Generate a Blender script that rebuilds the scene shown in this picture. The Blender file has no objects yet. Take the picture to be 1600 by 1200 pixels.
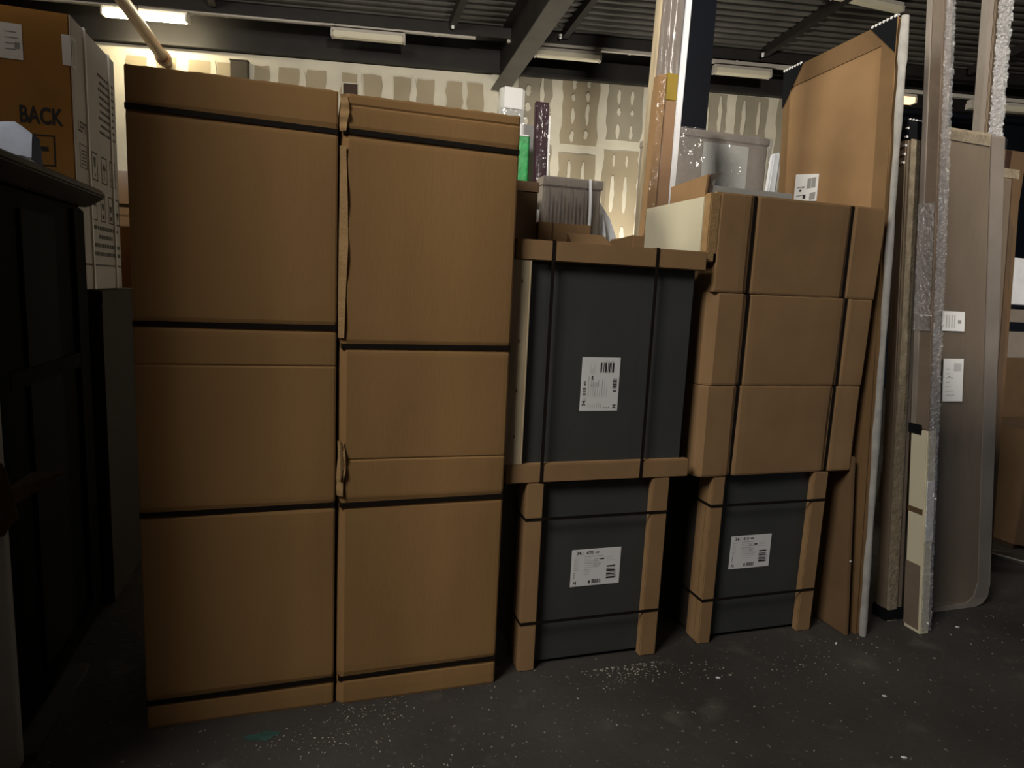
import bpy, bmesh, math, random
from mathutils import Vector, Matrix
random.seed(7)
SC = bpy.context.scene
COL = SC.collection

# ------------------------------------------------------------------ camera
cam = bpy.data.cameras.new('camera')
cam.sensor_width = 36.0
cam.sensor_fit = 'HORIZONTAL'
cam.lens = 1009.37 / 1600 * 36.0
cam.clip_start = 0.05
camo = bpy.data.objects.new('camera', cam)
COL.objects.link(camo)
def cam_axes(a, b, c):
    cy, sy, cp, sp, cr, sr = math.cos(a), math.sin(a), math.cos(b), math.sin(b), math.cos(c), math.sin(c)
    fwd = Vector((sy*cp, cy*cp, sp)); rt = Vector((cy, -sy, 0)); up = rt.cross(fwd)
    return rt*cr + up*sr, up*cr - rt*sr, fwd
R, U, F = cam_axes(.299173, -.144784, .048072)
M = Matrix((R, U, -F)).transposed().to_4x4()
M.translation = (0, 0, 1.55)
camo.matrix_world = M
SC.camera = camo

# ------------------------------------------------------------------ world, light, exposure
SC.view_settings.view_transform = 'Standard'
SC.view_settings.look = 'None'
SC.view_settings.gamma = 1.0
SC.view_settings.exposure = 0.0
SC.view_settings.use_curve_mapping = False
wd = bpy.data.worlds.new('world'); SC.world = wd; wd.use_nodes = True
wd.node_tree.nodes['Background'].inputs[0].default_value = (.5, .6, .8, 1)
wd.node_tree.nodes['Background'].inputs[1].default_value = .004

def area(name, loc, target, sx, sy, power, col, spread=180):
    l = bpy.data.lights.new(name, 'AREA'); l.shape = 'RECTANGLE'; l.size = sx; l.size_y = sy
    l.energy = power; l.color = col; l.spread = math.radians(spread)
    o = bpy.data.objects.new(name, l); COL.objects.link(o); o.location = loc
    d = Vector(target) - Vector(loc)
    o.rotation_euler = d.to_track_quat('-Z', 'Y').to_euler()
    return o
area('aisle_lamp', (-3.6, -.8, 6.0), (.8, 2.2, .8), 2.0, 2.4, 350, (1, .95, .87))
area('rear_aisle_lamp', (1.5, -5.0, 4.6), (3.0, 2.6, 2.0), 1.1, .4, 780, (1, .92, .80))
area('roller_door_daylight', (5.2, -1.1, 1.7), (3.5, 2.4, 1.0), 1.4, 2.2, 1.6, (.62, .78, 1), 65)
area('left_bay_lamp', (-4.5, 6.5, 5.0), (1.5, 4.2, 2.2), 1.6, 5.0, 470, (1, .93, .77))
area('far_bay_lamp', (4.7, 9.7, .9), (4.9, 10.9, 3.2), 1.8, .3, 145, (1, .93, .78))

# ------------------------------------------------------------------ materials
def mat(name, col, rough=.8, noise=.0, scale=8., bump=0., bscale=60., metal=0., coat=0., spec=.3, stretch=(1, 1, 1), col2=None, detail=4.):
    m = bpy.data.materials.new(name); m.use_nodes = True
    nt = m.node_tree; b = nt.nodes['Principled BSDF']
    b.inputs['Roughness'].default_value = rough; b.inputs['Metallic'].default_value = metal
    b.inputs['Specular IOR Level'].default_value = spec
    b.inputs['Coat Weight'].default_value = coat; b.inputs['Coat Roughness'].default_value = .15
    b.inputs['Base Color'].default_value = (*col, 1)
    if noise or bump:
        tc = nt.nodes.new('ShaderNodeTexCoord'); mp = nt.nodes.new('ShaderNodeMapping')
        mp.inputs['Scale'].default_value = stretch
        nt.links.new(tc.outputs['Object'], mp.inputs[0])
    if noise:
        n = nt.nodes.new('ShaderNodeTexNoise'); n.inputs['Scale'].default_value = scale; n.inputs['Detail'].default_value = detail
        nt.links.new(mp.outputs[0], n.inputs['Vector'])
        cr = nt.nodes.new('ShaderNodeValToRGB')
        c2 = col2 or tuple(x*(1-noise) for x in col)
        cr.color_ramp.elements[0].position = .3; cr.color_ramp.elements[1].position = .7
        cr.color_ramp.elements[0].color = (*c2, 1)
        cr.color_ramp.elements[1].color = (*(tuple(min(1, x*(1+noise*.5)) for x in col) if not col2 else col), 1)
        nt.links.new(n.outputs['Fac'], cr.inputs[0]); nt.links.new(cr.outputs[0], b.inputs['Base Color'])
    if bump:
        n2 = nt.nodes.new('ShaderNodeTexNoise'); n2.inputs['Scale'].default_value = bscale; n2.inputs['Detail'].default_value = 3
        nt.links.new(mp.outputs[0], n2.inputs['Vector'])
        bp = nt.nodes.new('ShaderNodeBump'); bp.inputs['Strength'].default_value = bump; bp.inputs['Distance'].default_value = .01
        nt.links.new(n2.outputs['Fac'], bp.inputs['Height']); nt.links.new(bp.outputs[0], b.inputs['Normal'])
    return m
def emit(name, col, s):
    m = bpy.data.materials.new(name); m.use_nodes = True; nt = m.node_tree
    nt.nodes.remove(nt.nodes['Principled BSDF'])
    e = nt.nodes.new('ShaderNodeEmission'); e.inputs[0].default_value = (*col, 1); e.inputs[1].default_value = s
    nt.links.new(e.outputs[0], nt.nodes['Material Output'].inputs[0]); return m
def film_mat(name, fac, rough=.12, bump=.6, scale=14., stretch=(1, 1, 1), tint=(.9, .9, .9)):
    m = bpy.data.materials.new(name); m.use_nodes = True; nt = m.node_tree
    nt.nodes.remove(nt.nodes['Principled BSDF'])
    tr = nt.nodes.new('ShaderNodeBsdfTransparent'); tr.inputs[0].default_value = (*tint, 1)
    gl = nt.nodes.new('ShaderNodeBsdfGlossy'); gl.inputs['Roughness'].default_value = rough
    df = nt.nodes.new('ShaderNodeBsdfDiffuse'); df.inputs[0].default_value = (.7, .7, .72, 1)
    mx0 = nt.nodes.new('ShaderNodeMixShader'); mx0.inputs[0].default_value = .3
    nt.links.new(gl.outputs[0], mx0.inputs[1]); nt.links.new(df.outputs[0], mx0.inputs[2])
    mx = nt.nodes.new('ShaderNodeMixShader'); mx.inputs[0].default_value = fac
    tc = nt.nodes.new('ShaderNodeTexCoord'); mp = nt.nodes.new('ShaderNodeMapping'); mp.inputs['Scale'].default_value = stretch
    n = nt.nodes.new('ShaderNodeTexNoise'); n.inputs['Scale'].default_value = scale; n.inputs['Detail'].default_value = 3
    bp = nt.nodes.new('ShaderNodeBump'); bp.inputs['Strength'].default_value = bump; bp.inputs['Distance'].default_value = .03
    nt.links.new(tc.outputs['Object'], mp.inputs[0]); nt.links.new(mp.outputs[0], n.inputs['Vector'])
    nt.links.new(n.outputs['Fac'], bp.inputs['Height']); nt.links.new(bp.outputs[0], gl.inputs['Normal'])
    nt.links.new(tr.outputs[0], mx.inputs[1]); nt.links.new(mx0.outputs[0], mx.inputs[2])
    nt.links.new(mx.outputs[0], nt.nodes['Material Output'].inputs[0]); return m

CARD = mat('cardboard', (.30, .170, .066), .85, .10, 5, .08, 90, stretch=(1, 1, .25))
CARD2 = mat('cardboard_pale', (.30, .18, .085), .85, .10, 6, .08, 90)
CARDL = mat('cardboard_raw_edge', (.36, .225, .10), .9, .15, 30, .3, 120)
CARDR = mat('cardboard_red_brown', (.27, .165, .095), .85, .12, 6, .08, 90)
CARDO = mat('cardboard_orange', (.34, .165, .034), .8, .1, 5)
CARDD = mat('cardboard_dark', (.11, .066, .034), .85, .12, 6)
CARDY = mat('cardboard_yellowed', (.27, .19, .03), .85, .12, 12)
STRAP = mat('black_strap', (.012, .009, .007), .6, spec=.12)
STRAPW = mat('white_strap', (.9, .9, .9), .5)
GREY = mat('charcoal_board', (.055, .057, .055), .6, .10, 4, .05, 50)
DARKIN = mat('crate_side', (.035, .028, .022), .9)
LABEL = mat('paper_label', (.80, .80, .80), .6)
INK = mat('black_ink', (.03, .03, .03), .7)
INKG = mat('grey_ink', (.30, .30, .30), .7)
INKF = mat('faint_ink', (.52, .52, .52), .7)
WHITEP = mat('printed_white_card', (.62, .60, .60), .7, .05, 5)
CREAM = mat('cream_board', (.62, .57, .42), .6, .05, 3)
WOOD = mat('pale_spruce', (.52, .43, .29), .8, .35, 7, .1, 40, stretch=(3, 3, .35))
WOODL = mat('pale_spruce_edge', (.66, .54, .36), .8, .15, 9)
KNOT = mat('wood_knot', (.10, .06, .03), .8)
BLACKW = mat('black_lacquer', (.0025, .0024, .0025), .8, .2, 3, spec=.03)
BROWNW = mat('dark_walnut', (.035, .016, .010), .6, .3, 6)
WHITE = mat('white_paint', (.62, .62, .62), .6, .08, 4)
FOAM = mat('white_foam', (.78, .80, .85), .7, .08, 9, .3, 30)
PLAST = mat('pale_grey_plastic', (.42, .42, .40), .5, .05, 5)
CORNER = mat('black_corner_plastic', (.008, .009, .011), .75, spec=.05)
NAVY = mat('navy_paint', (.005, .007, .013), .5, .2, 2)
STEEL = mat('dark_steel', (.016, .014, .013), .6, .3, 3)
STEELL = mat('grey_steel_flange', (.075, .069, .061), .6, .2, 3)
ROOF = mat('roof_sheet', (.085, .080, .073), .6, .3, 2)
TRUNK = mat('grey_trunking', (.45, .42, .38), .6)
COPPER = mat('tan_pipe', (.10, .050, .020), .5, .2, 5)
COMPOUND = mat('joint_compound', (.61, .57, .47), .85, .10, 3, .1, 30)
DRY = mat('drywall_paper', (.35, .295, .205), .9, .16, 1.2)
DRY2 = mat('drywall_paper_grey', (.31, .28, .215), .9, .16, 1.2)
WRAPB = mat('film_wrapped_brown', (.215, .165, .12), .42, .25, 3, .25, 25, coat=.35, stretch=(1, 1, .4))
WRAPG = mat('film_wrapped_grey', (.25, .215, .185), .4, .2, 4, .2, 20, coat=.3)
WRAPE = mat('film_wrapped_tan_edge', (.30, .25, .18), .3, .3, 25, .6, 60, coat=.6)
WRAPM = mat('maroon_board', (.032, .010, .018), .5, .2, 5, spec=.1)
GREEN = mat('green_board', (.02, .30, .075), .45, .35, 18, .3, 40)
FILM = film_mat('clear_film', .16)
FILML = film_mat('faint_film', .04, .10, 1., 25, (1, 1, .3))
FILMW = film_mat('taut_film', .05, .22, .12, 4)
FILMS = film_mat('streaky_film', .13, .12, 1., 30, (1, 1, .05))
FILMC = film_mat('crinkled_film', .42, .10, 1., 60)
BUBBLE = film_mat('bubble_wrap', .75, .18, 1., 70)
LAMPON = emit('lit_tube', (1, .86, .56), 70)
LAMPDIM = emit('amber_tube', (1, .55, .28), 2.5)
LAMPOFF = mat('unlit_tube_cover', (.62, .58, .46), .5)

def floor_mat():
    m = mat('worn_concrete', (.055, .050, .046), .62, .35, 1.6, .25, 35, detail=8)
    nt = m.node_tree; b = nt.nodes['Principled BSDF']
    src = b.inputs['Base Color'].links[0].from_socket
    tc = nt.nodes.new('ShaderNodeTexCoord')
    def layer(src, scale, lo, hi, colr, det=6.):
        n = nt.nodes.new('ShaderNodeTexNoise'); n.inputs['Scale'].default_value = scale; n.inputs['Detail'].default_value = det
        nt.links.new(tc.outputs['Object'], n.inputs['Vector'])
        cr = nt.nodes.new('ShaderNodeValToRGB'); cr.color_ramp.elements[0].position = lo; cr.color_ramp.elements[1].position = hi
        nt.links.new(n.outputs['Fac'], cr.inputs[0])
        mx = nt.nodes.new('ShaderNodeMix'); mx.data_type = 'RGBA'
        nt.links.new(cr.outputs[0], mx.inputs['Factor']); nt.links.new(src, mx.inputs['A']); mx.inputs['B'].default_value = (*colr, 1)
        return mx.outputs['Result']
    s = layer(src, 42, .66, .74, (.20, .18, .15), 3)
    s = layer(s, 5, .58, .82, (.105, .097, .082), 9)
    nt.links.new(s, b.inputs['Base Color'])
    return m
FLOOR = floor_mat()

# ------------------------------------------------------------------ mesh helpers
class MB:
    def __init__(s): s.v = []; s.f = []; s.m = []
    def hexa(s, p, mi=0):
        """p: bottom four then top four corner points, counter-clockwise seen from above"""
        b = len(s.v); s.v += [tuple(q) for q in p]
        for q in ((3, 2, 1, 0), (4, 5, 6, 7), (0, 1, 5, 4), (1, 2, 6, 5), (2, 3, 7, 6), (3, 0, 4, 7)):
            s.f.append(tuple(b+i for i in q)); s.m.append(mi)
        return s
    def box(s, x0, x1, y0, y1, z0, z1, mi=0):
        return s.hexa([(x0, y0, z0), (x1, y0, z0), (x1, y1, z0), (x0, y1, z0), (x0, y0, z1), (x1, y0, z1), (x1, y1, z1), (x0, y1, z1)], mi)
    def poly(s, pts, off, mi=0):
        """prism: pts polygon, extruded by vector off"""
        b = len(s.v); n = len(pts); o = Vector(off)
        s.v += [tuple(p) for p in pts] + [tuple(Vector(p)+o) for p in pts]
        s.f.append(tuple(range(b, b+n))); s.f.append(tuple(range(b+2*n-1, b+n-1, -1))); s.m += [mi, mi]
        for i in range(n):
            j = (i+1) % n
            s.f.append((b+i, b+n+i, b+n+j, b+j)); s.m.append(mi)
        return s
    def grid(s, fn, nu, nv, mi=0):
        b = len(s.v)
        for j in range(nv+1):
            for i in range(nu+1): s.v.append(tuple(fn(i/nu, j/nv)))
        w = nu+1
        for j in range(nv):
            for i in range(nu):
                s.f.append((b+j*w+i, b+j*w+i+1, b+(j+1)*w+i+1, b+(j+1)*w+i)); s.m.append(mi)
        return s
    def tube(s, a, c, r, n=14, mi=0):
        a = Vector(a); c = Vector(c); d = (c-a).normalized(); u = d.orthogonal().normalized(); w = d.cross(u)
        b = len(s.v)
        for p in (a, c):
            for i in range(n):
                t = 2*math.pi*i/n; s.v.append(tuple(p+u*r*math.cos(t)+w*r*math.sin(t)))
        for i in range(n):
            j = (i+1) % n; s.f.append((b+i, b+j, b+n+j, b+n+i)); s.m.append(mi)
        s.f.append(tuple(b+i for i in range(n-1, -1, -1))); s.f.append(tuple(b+n+i for i in range(n))); s.m += [mi, mi]
        return s
    def build(s, name, mats, parent=None, bevel=0., smooth=False, origin=None):
        o0 = Vector(origin) if origin is not None else (world_loc(parent) if parent else Vector((0, 0, 0)))
        me = bpy.data.meshes.new(name)
        me.from_pydata([tuple(Vector(v)-o0) for v in s.v], [], s.f)
        for m in (mats if isinstance(mats, (list, tuple)) else [mats]): me.materials.append(m)
        me.polygons.foreach_set('material_index', s.m)
        bm = bmesh.new(); bm.from_mesh(me)
        bmesh.ops.recalc_face_normals(bm, faces=bm.faces)
        if bevel:
            bmesh.ops.bevel(bm, geom=[e for e in bm.edges if len(e.link_faces) == 2 and e.calc_face_angle(0) > .5], offset=bevel, segments=2, affect='EDGES', clamp_overlap=True)
        bm.to_mesh(me); bm.free()
        if smooth: me.polygons.foreach_set('use_smooth', [True]*len(me.polygons))
        o = bpy.data.objects.new(name, me); COL.objects.link(o)
        if name in ('print', 'guard_stud'): o['kind'] = 'stuff'
        if parent is not None: o.parent = parent
        else: o.location = o0
        return o
def world_loc(o):
    l = Vector((0, 0, 0))
    while o is not None: l += o.location; o = o.parent
    return l
def tag(o, label, cat, group=None):
    o['label'] = label; o['category'] = cat
    if group: o['group'] = group
    return o
def thing(name, label, cat, loc, group=None):
    o = bpy.data.objects.new(name, None); COL.objects.link(o); o.location = loc; o.empty_display_size = .1
    return tag(o, label, cat, group)
def structure(o): o['kind'] = 'structure'; return o
def bx(name, m, x0, x1, y0, y1, z0, z1, parent=None, bevel=.003, **k):
    return MB().box(x0, x1, y0, y1, z0, z1).build(name, m, parent, bevel, **k)
def text_mb(mb, s, size, place, mi=0, bold=.0, sx=1.):
    """flat lettering; place(u, v) maps text plane coordinates to world"""
    cu = bpy.data.curves.new('lettering', 'FONT'); cu.body = s; cu.size = size; cu.offset = bold*size; cu.resolution_u = 3
    ob = bpy.data.objects.new('lettering', cu)
    me = bpy.data.meshes.new_from_object(ob)
    b = len(mb.v)
    mb.v += [tuple(place(v.co.x*sx, v.co.y)) for v in me.vertices]
    for p in me.polygons: mb.f.append(tuple(b+i for i in p.vertices)); mb.m.append(mi)
    bpy.data.objects.remove(ob); bpy.data.curves.remove(cu); bpy.data.meshes.remove(me)
def rnd(a): return random.uniform(-a, a)

def ring(mb, x0, x1, y0, y1, z, w=.014, t=.0025, mi=0, dz=0.):
    """horizontal strap loop around a box; dz tilts it along x"""
    za = z-dz/2; zb = z+dz/2
    def seg(ax, ay, az, bx_, by, bz, nx, ny):
        mb.hexa([(ax, ay, az-w/2), (bx_, by, bz-w/2), (bx_+nx*t, by+ny*t, bz-w/2), (ax+nx*t, ay+ny*t, az-w/2),
                 (ax, ay, az+w/2), (bx_, by, bz+w/2), (bx_+nx*t, by+ny*t, bz+w/2), (ax+nx*t, ay+ny*t, az+w/2)], mi)
    seg(x0, y0, za, x1, y0, zb, 0, -1); seg(x1, y0, zb, x1, y1, zb, 1, 0); seg(x0, y1, za, x1, y1, zb, 0, 1); seg(x0, y0, za, x0, y1, za, -1, 0)
    return mb
def vring(mb, y0, y1, z0, z1, xb, xt=None, w=.014, t=.0025, mi=0):
    """vertical strap loop in the plane x = const, slanting from xb at the foot to xt at the top"""
    xt = xb if xt is None else xt
    def seg(ya, za, xa, yb, zb, xb_, ny, nz):
        mb.hexa([(xa-w/2, ya, za), (xa+w/2, ya, za), (xb_+w/2, yb, zb), (xb_-w/2, yb, zb),
                 (xa-w/2, ya+ny*t, za+nz*t), (xa+w/2, ya+ny*t, za+nz*t), (xb_+w/2, yb+ny*t, zb+nz*t), (xb_-w/2, yb+ny*t, zb+nz*t)], mi)
    seg(y0, z0, xb, y0, z1, xt, -1, 0); seg(y0, z1, xt, y1, z1, xt, 0, 1); seg(y1, z0, xb, y1, z1, xt, 1, 0); seg(y0, z0, xb, y1, z0, xb, 0, -1)
    return mb

def soft_box(x0, x1, y0, y1, z0, z1, hz=(), vx=(), chamf=0., bulge=.004, dent=.004, top_rag=0., seed=1, nx=26, mi=0, crease=(), mb=None, bow=0.):
    """carton whose front is a bulging grid pulled in along strap lines hz (heights) and vx (positions)"""
    rr = random.Random(seed); mb = mb or MB()
    xs = sorted(set([x0, x0+.006] + [x0+chamf]*(chamf > 0) + [x0+(x1-x0)*i/nx for i in range(1, nx)] + [x1-.006, x1] + [v+o for v in vx for o in (-.022, -.009, 0, .009, .022)]))
    nz = max(6, int((z1-z0)/.05))
    zs = sorted(set([z0, z0+.008] + [z0+(z1-z0)*i/nz for i in range(1, nz)] + [z1-.006, z1] + [v+o for v in hz for o in (-.022, -.009, 0, .009, .022)] + [v+o for v in crease for o in (-.006, 0, .006)]))
    zs = [z for z in zs if z0 <= z <= z1]; xs = [x for x in xs if x0 <= x <= x1]
    ph = [rr.uniform(0, 6) for _ in range(6)]
    def yy(x, z):
        d = bulge*(math.sin(3.1*x+4*z+ph[0])+math.sin(7*x-5.3*z+ph[1])*.6+math.sin(11*z+2*x+ph[2])*.4)*.5
        for h in hz: d += dent*math.exp(-((z-h)/.016)**2)
        for v in vx: d += dent*math.exp(-((x-v)/.016)**2)
        for c in crease: d += .0035*math.exp(-((z-c)/.004)**2)
        e = min(x-x0, x1-x); d += .004*math.exp(-e/.004)
        e = min(z-z0, z1-z); d += .003*math.exp(-e/.005)
        if chamf and x < x0+chamf: d += (1-(x-x0)/chamf)*chamf*.8
        return y0+d
    rag = [.5*math.sin(9*x+ph[3])+.5*rr.uniform(-1, 1) for x in xs]
    b = len(mb.v); W = len(xs); H = len(zs)
    for j, z in enumerate(zs):
        for i, x in enumerate(xs):
            zz = z + (top_rag*rag[i] if j == H-1 else 0) + (0)
            xx = x + bow*math.sin(math.pi*(z-z0)/(z1-z0))*((x-x0)/(x1-x0)-.5)*2
            mb.v.append((xx, yy(x, z), zz))
    for j in range(H-1):
        for i in range(W-1):
            mb.f.append((b+j*W+i, b+j*W+i+1, b+(j+1)*W+i+1, b+(j+1)*W+i)); mb.m.append(mi)
    per = [i for i in range(W)] + [j*W+W-1 for j in range(1, H)] + [(H-1)*W+i for i in range(W-2, -1, -1)] + [j*W for j in range(H-2, 0, -1)]
    c = len(mb.v)
    for k in per:
        v = mb.v[b+k]; mb.v.append((v[0], y1, v[2]))
    n = len(per)
    for k in range(n):
        l = (k+1) % n
        mb.f.append((b+per[k], c+k, c+l, b+per[l])); mb.m.append(mi)
    mb.f.append(tuple(c+k for k in range(n))); mb.m.append(mi)
    return mb

def front(x, z, y):          # place text on a face that looks along -y
    return lambda u, v: (x+u, y, z+v)
def right(y, z, x):          # place text on a face that looks along +x
    return lambda u, v: (x, y+u, z+v)

# ------------------------------------------------------------------ the hall
structure(bx('floor', FLOOR, -8, 18, -8, 14.5, -.12, 0, bevel=0))
ang = math.atan(-.192)
W0 = Vector((-.94, 12.0, 0))
WM = Matrix.Translation(W0) @ Matrix.Rotation(ang, 4, 'Z')
def wl(s, off, z): return tuple(WM @ Vector((s, -off, z)))      # along the wall, distance in front of it, height
def wbox(mb, s0, s1, o0, o1, z0, z1, mi=0):
    return mb.hexa([wl(s0, o1, z0), wl(s1, o1, z0), wl(s1, o0, z0), wl(s0, o0, z0), wl(s0, o1, z1), wl(s1, o1, z1), wl(s1, o0, z1), wl(s0, o0, z1)], mi)

mb = MB(); wbox(mb, -5.2, 3.86, -.15, 0, 0, 5.14); wbox(mb, 3.86, 4.9, -.15, 0, 0, 5.14)
mb.hexa([wl(3.86, 0, 5.14), wl(4.9, 0, 5.14), wl(4.9, -.15, 5.14), wl(3.86, -.15, 5.14), wl(3.86, 0, 5.15), wl(4.9, 0, 5.33), wl(4.9, -.15, 5.33), wl(3.86, -.15, 5.15)])
wbox(mb, 4.9, 9.35, -.15, 0, 0, 5.31)
wall = structure(mb.build('wall_back', COMPOUND, origin=(0, 0, 0)))
def ragged(s0, s1, z0, z1, j=.03, seed=0, step=.14):
    rr = random.Random(seed); pts = []
    def edge(a, b, nrm):
        L = math.hypot(b[0]-a[0], b[1]-a[1]); n = max(2, int(L/step))
        for i in range(n):
            t = i/n; q = rr.uniform(-j, j)
            pts.append((a[0]+(b[0]-a[0])*t+nrm[0]*q, a[1]+(b[1]-a[1])*t+nrm[1]*q))
    edge((s0, z0), (s1, z0), (0, .5)); edge((s1, z0), (s1, z1), (1, 0)); edge((s1, z1), (s0, z1), (0, .5)); edge((s0, z1), (s0, z0), (1, 0))
    return pts
npan = 0
def drywall(s0, s1, z0, z1, m=DRY, j=.028):
    global npan; npan += 1
    pts = ragged(s0, s1, z0, z1, j, 100+npan)
    MB().poly([wl(a, .008, b) for a, b in pts], Vector(wl(0, -.004, 0))-Vector(wl(0, .008, 0))).build('drywall_panel', m, wall)
def filler(s, z0, z1, w=.045):
    global npan; npan += 1
    rr = random.Random(npan*13); n = max(5, int((z1-z0)/.10)); L = []; Rr = []
    for i in range(n+1):
        t = i/n; e = min(1, .35+2.2*min(t, 1-t)); z = z0+(z1-z0)*t
        L.append((s-w*e*rr.uniform(.6, 1.25), z)); Rr.append((s+w*e*rr.uniform(.6, 1.25), z))
    pts = Rr[::1] + L[::-1]
    MB().poly([wl(a, .016, b) for a, b in pts], Vector(wl(0, .004, 0))-Vector(wl(0, .016, 0))).build('joint_filler', COMPOUND, wall)
# upper course: sheet paper between taped joints, filler along the studs
cols = [(-3.9, -3.2), (-3.05, -2.25), (-2.02, -1.70), (-1.55, -1.24), (-1.05, -.72), (-.60, -.15), (-.03, .20), (.35, .68), (.80, 1.12), (1.35, 1.62), (1.72, 2.02), (2.24, 2.51), (2.61, 2.90), (3.10, 3.37), (3.47, 3.72)]
for a, b in cols:
    drywall(a, b, 4.18, 4.98 if a > -2.1 else 4.9, DRY, .03)
    drywall(a, b, 2.6, 4.02, DRY, .03)
for s, z0, z1 in ((.74, 4.55, 4.95), (1.67, 4.3, 4.98), (-.66, 4.4, 5.), (2.56, 4.2, 4.97)): filler(s, z0, z1, .05)
drywall(4.0, 4.22, 4.22, 5.0, DRY2); drywall(4.33, 4.90, 4.30, 5.16, DRY2)
filler(4.50, 4.85, 5.02, .05); filler(4.50, 4.60, 4.74, .05); filler(4.48, 4.36, 4.50, .04); filler(4.74, 4.35, 5.2, .035)
drywall(4.40, 4.95, 1.6, 4.06, DRY2)
drywall(5.10, 5.74, 4.10, 5.18, DRY, .025)
for s in (5.30, 5.55):
    for z0, z1 in ((5.04, 5.2), (4.82, 4.94), (4.45, 4.75), (4.18, 4.36)): filler(s+rnd(.01), z0+rnd(.04), z1+rnd(.04), .035)
drywall(5.90, 6.52, 4.22, 5.16, DRY2, .025)
for s in (6.10, 6.34):
    for z0, z1 in ((4.86, 5.08), (4.66, 4.76), (4.26, 4.50)): filler(s+rnd(.01), z0+rnd(.03), z1+rnd(.04), .03)
drywall(5.10, 5.74, 2.05, 3.95, DRY, .025)
for s in (5.28, 5.53): filler(s, 3.3, 3.82, .035); filler(s, 2.45, 3.1, .04); filler(s+.02, 2.0, 2.3, .03)
drywall(5.88, 6.52, 2.05, 4.05, DRY, .025)
for s in (6.07, 6.31): filler(s, 3.78, 3.98, .025); filler(s, 3.0, 3.62, .045); filler(s-.01, 2.1, 2.75, .05)
drywall(6.72, 7.34, 2.05, 5.16, DRY2)
for a, b in ((7.5, 8.04), (8.22, 8.80), (9.0, 9.3)):
    drywall(a, b, 4.15, 5.14, DRY2, .025); drywall(a, b, 2.05, 4.0, DRY2, .025)
for s, z0, z1 in ((7.93, 4.45, 5.1), (8.37, 4.35, 5.06), (8.65, 4.5, 5.06), (7.7, 4.3, 4.9)): filler(s, z0, z1, .035)
filler(8.9, 3.2, 4.1, .05)
# a cut-out in the wall with a wooden back and a grey service box
o = MB(); wbox(o, 1.38, 1.66, .0, .012, 4.45, 4.83); wbox(o, 1.40, 1.64, .012, .016, 4.45, 4.81, 1); o.build('wall_opening', [COMPOUND, BROWNW], wall)
t = MB(); wbox(t, -.37, -.10, .02, .14, 4.3, 4.99); wbox(t, -.385, -.085, .02, .15, 4.99, 5.01)
t = t.build('service_box', mat('brown_grey_paint', (.07, .058, .04), .7, .1), origin=wl(-.23, .08, 4.3), bevel=.006); tag(t, 'grey metal service box high on the plasterboard wall', 'box')
structure(bx('wall_right', NAVY, 17.8, 18, -8, 14.5, 0, 8, bevel=0))
structure(bx('wall_left', DRY2, -8, -7.8, -8, 14.5, 0, 8, bevel=0))
structure(bx('wall_front', DRY2, -8, 18, -8, -7.8, 0, 8, bevel=0))
mb = MB(); wbox(mb, 9.35, 20, -.15, 0, 0, 5.8); structure(mb.build('wall_end', NAVY, origin=(0, 0, 0)))
mb = MB(); wbox(mb, -7, 20, -.2, .03, 5.15, 5.75); wbox(mb, -7, 20, .03, .12, 5.15, 5.19); wbox(mb, -7, 20, .03, .12, 5.66, 5.70)
structure(mb.build('trim_1', STEEL, origin=(0, 0, 0)))        # deep steel beam on top of the wall
mb = MB(); wbox(mb, -7, 20, .5, .66, 5.50, 5.66); structure(mb.build('trim_2', STEEL, origin=(0, 0, 0)))   # eaves purlin

# corrugated roof
G = .116
def zr(off): return 5.68+G*(off-.6)
prof = []; d = -.2
while d < 19.6:
    for a, h in ((0, 0), (.05, 0), (.07, .045), (.14, .045)): prof.append((d+a, h))
    d += .16
mb = MB()
for s in (-9, 22):
    for d, h in prof: mb.v.append(wl(s, d, zr(d)+h))
n = len(prof)
for i in range(n-1): mb.f.append((i, i+1, n+i+1, n+i)); mb.m.append(0)
structure(mb.build('ceiling', ROOF, origin=(0, 0, 0)))
def rafter(name, X, w, dep, ytop, z_end, m, label, flange=False, tall_end=None):
    """steel running along y, hung under the roof sheet"""
    # distance from the wall for a point (X, Y)
    inv = WM.inverted()
    def zz(Y): return zr(-(inv @ Vector((X, Y, 0))).y)
    p = MB(); Ya = z_end; Yb = -3.0
    za, zb = zz(Ya), zz(Yb)
    if not flange:
        p.hexa([(X-w/2, Yb, zb-dep), (X+w/2, Yb, zb-dep), (X+w/2, Ya, za-dep), (X-w/2, Ya, za-dep), (X-w/2, Yb, zb-.004), (X+w/2, Yb, zb-.004), (X+w/2, Ya, za-.004), (X-w/2, Ya, za-.004)])
        return tag(p.build(name, m, origin=(X, Ya, za-dep)), label, 'beam', 'roof purlins')
    t = thing(name, label, 'beam', (X, Ya, za-dep))
    def bar(x0, x1, d0, d1, nm, mm):
        MB().hexa([(x0, Yb, zb-d0), (x1, Yb, zb-d0), (x1, Ya, za-d0), (x0, Ya, za-d0), (x0, Yb, zb-d1), (x1, Yb, zb-d1), (x1, Ya, za-d1), (x0, Ya, za-d1)]).build(nm, mm, t)
    bar(X-.012, X+.012, dep, .004, 'web', STEEL); bar(X-w/2, X+w/2, dep+.02, dep, 'bottom_flange', STEELL); bar(X-w/2, X+w/2, .03, .004, 'top_flange', STEEL)
    return t
rafter('roof_beam', 2.98, .29, .72, 0, 11.20, STEELL, 'large grey steel roof beam ending on the plasterboard wall', True)
def px(s): return wl(s, .66, 0)[0]
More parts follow.
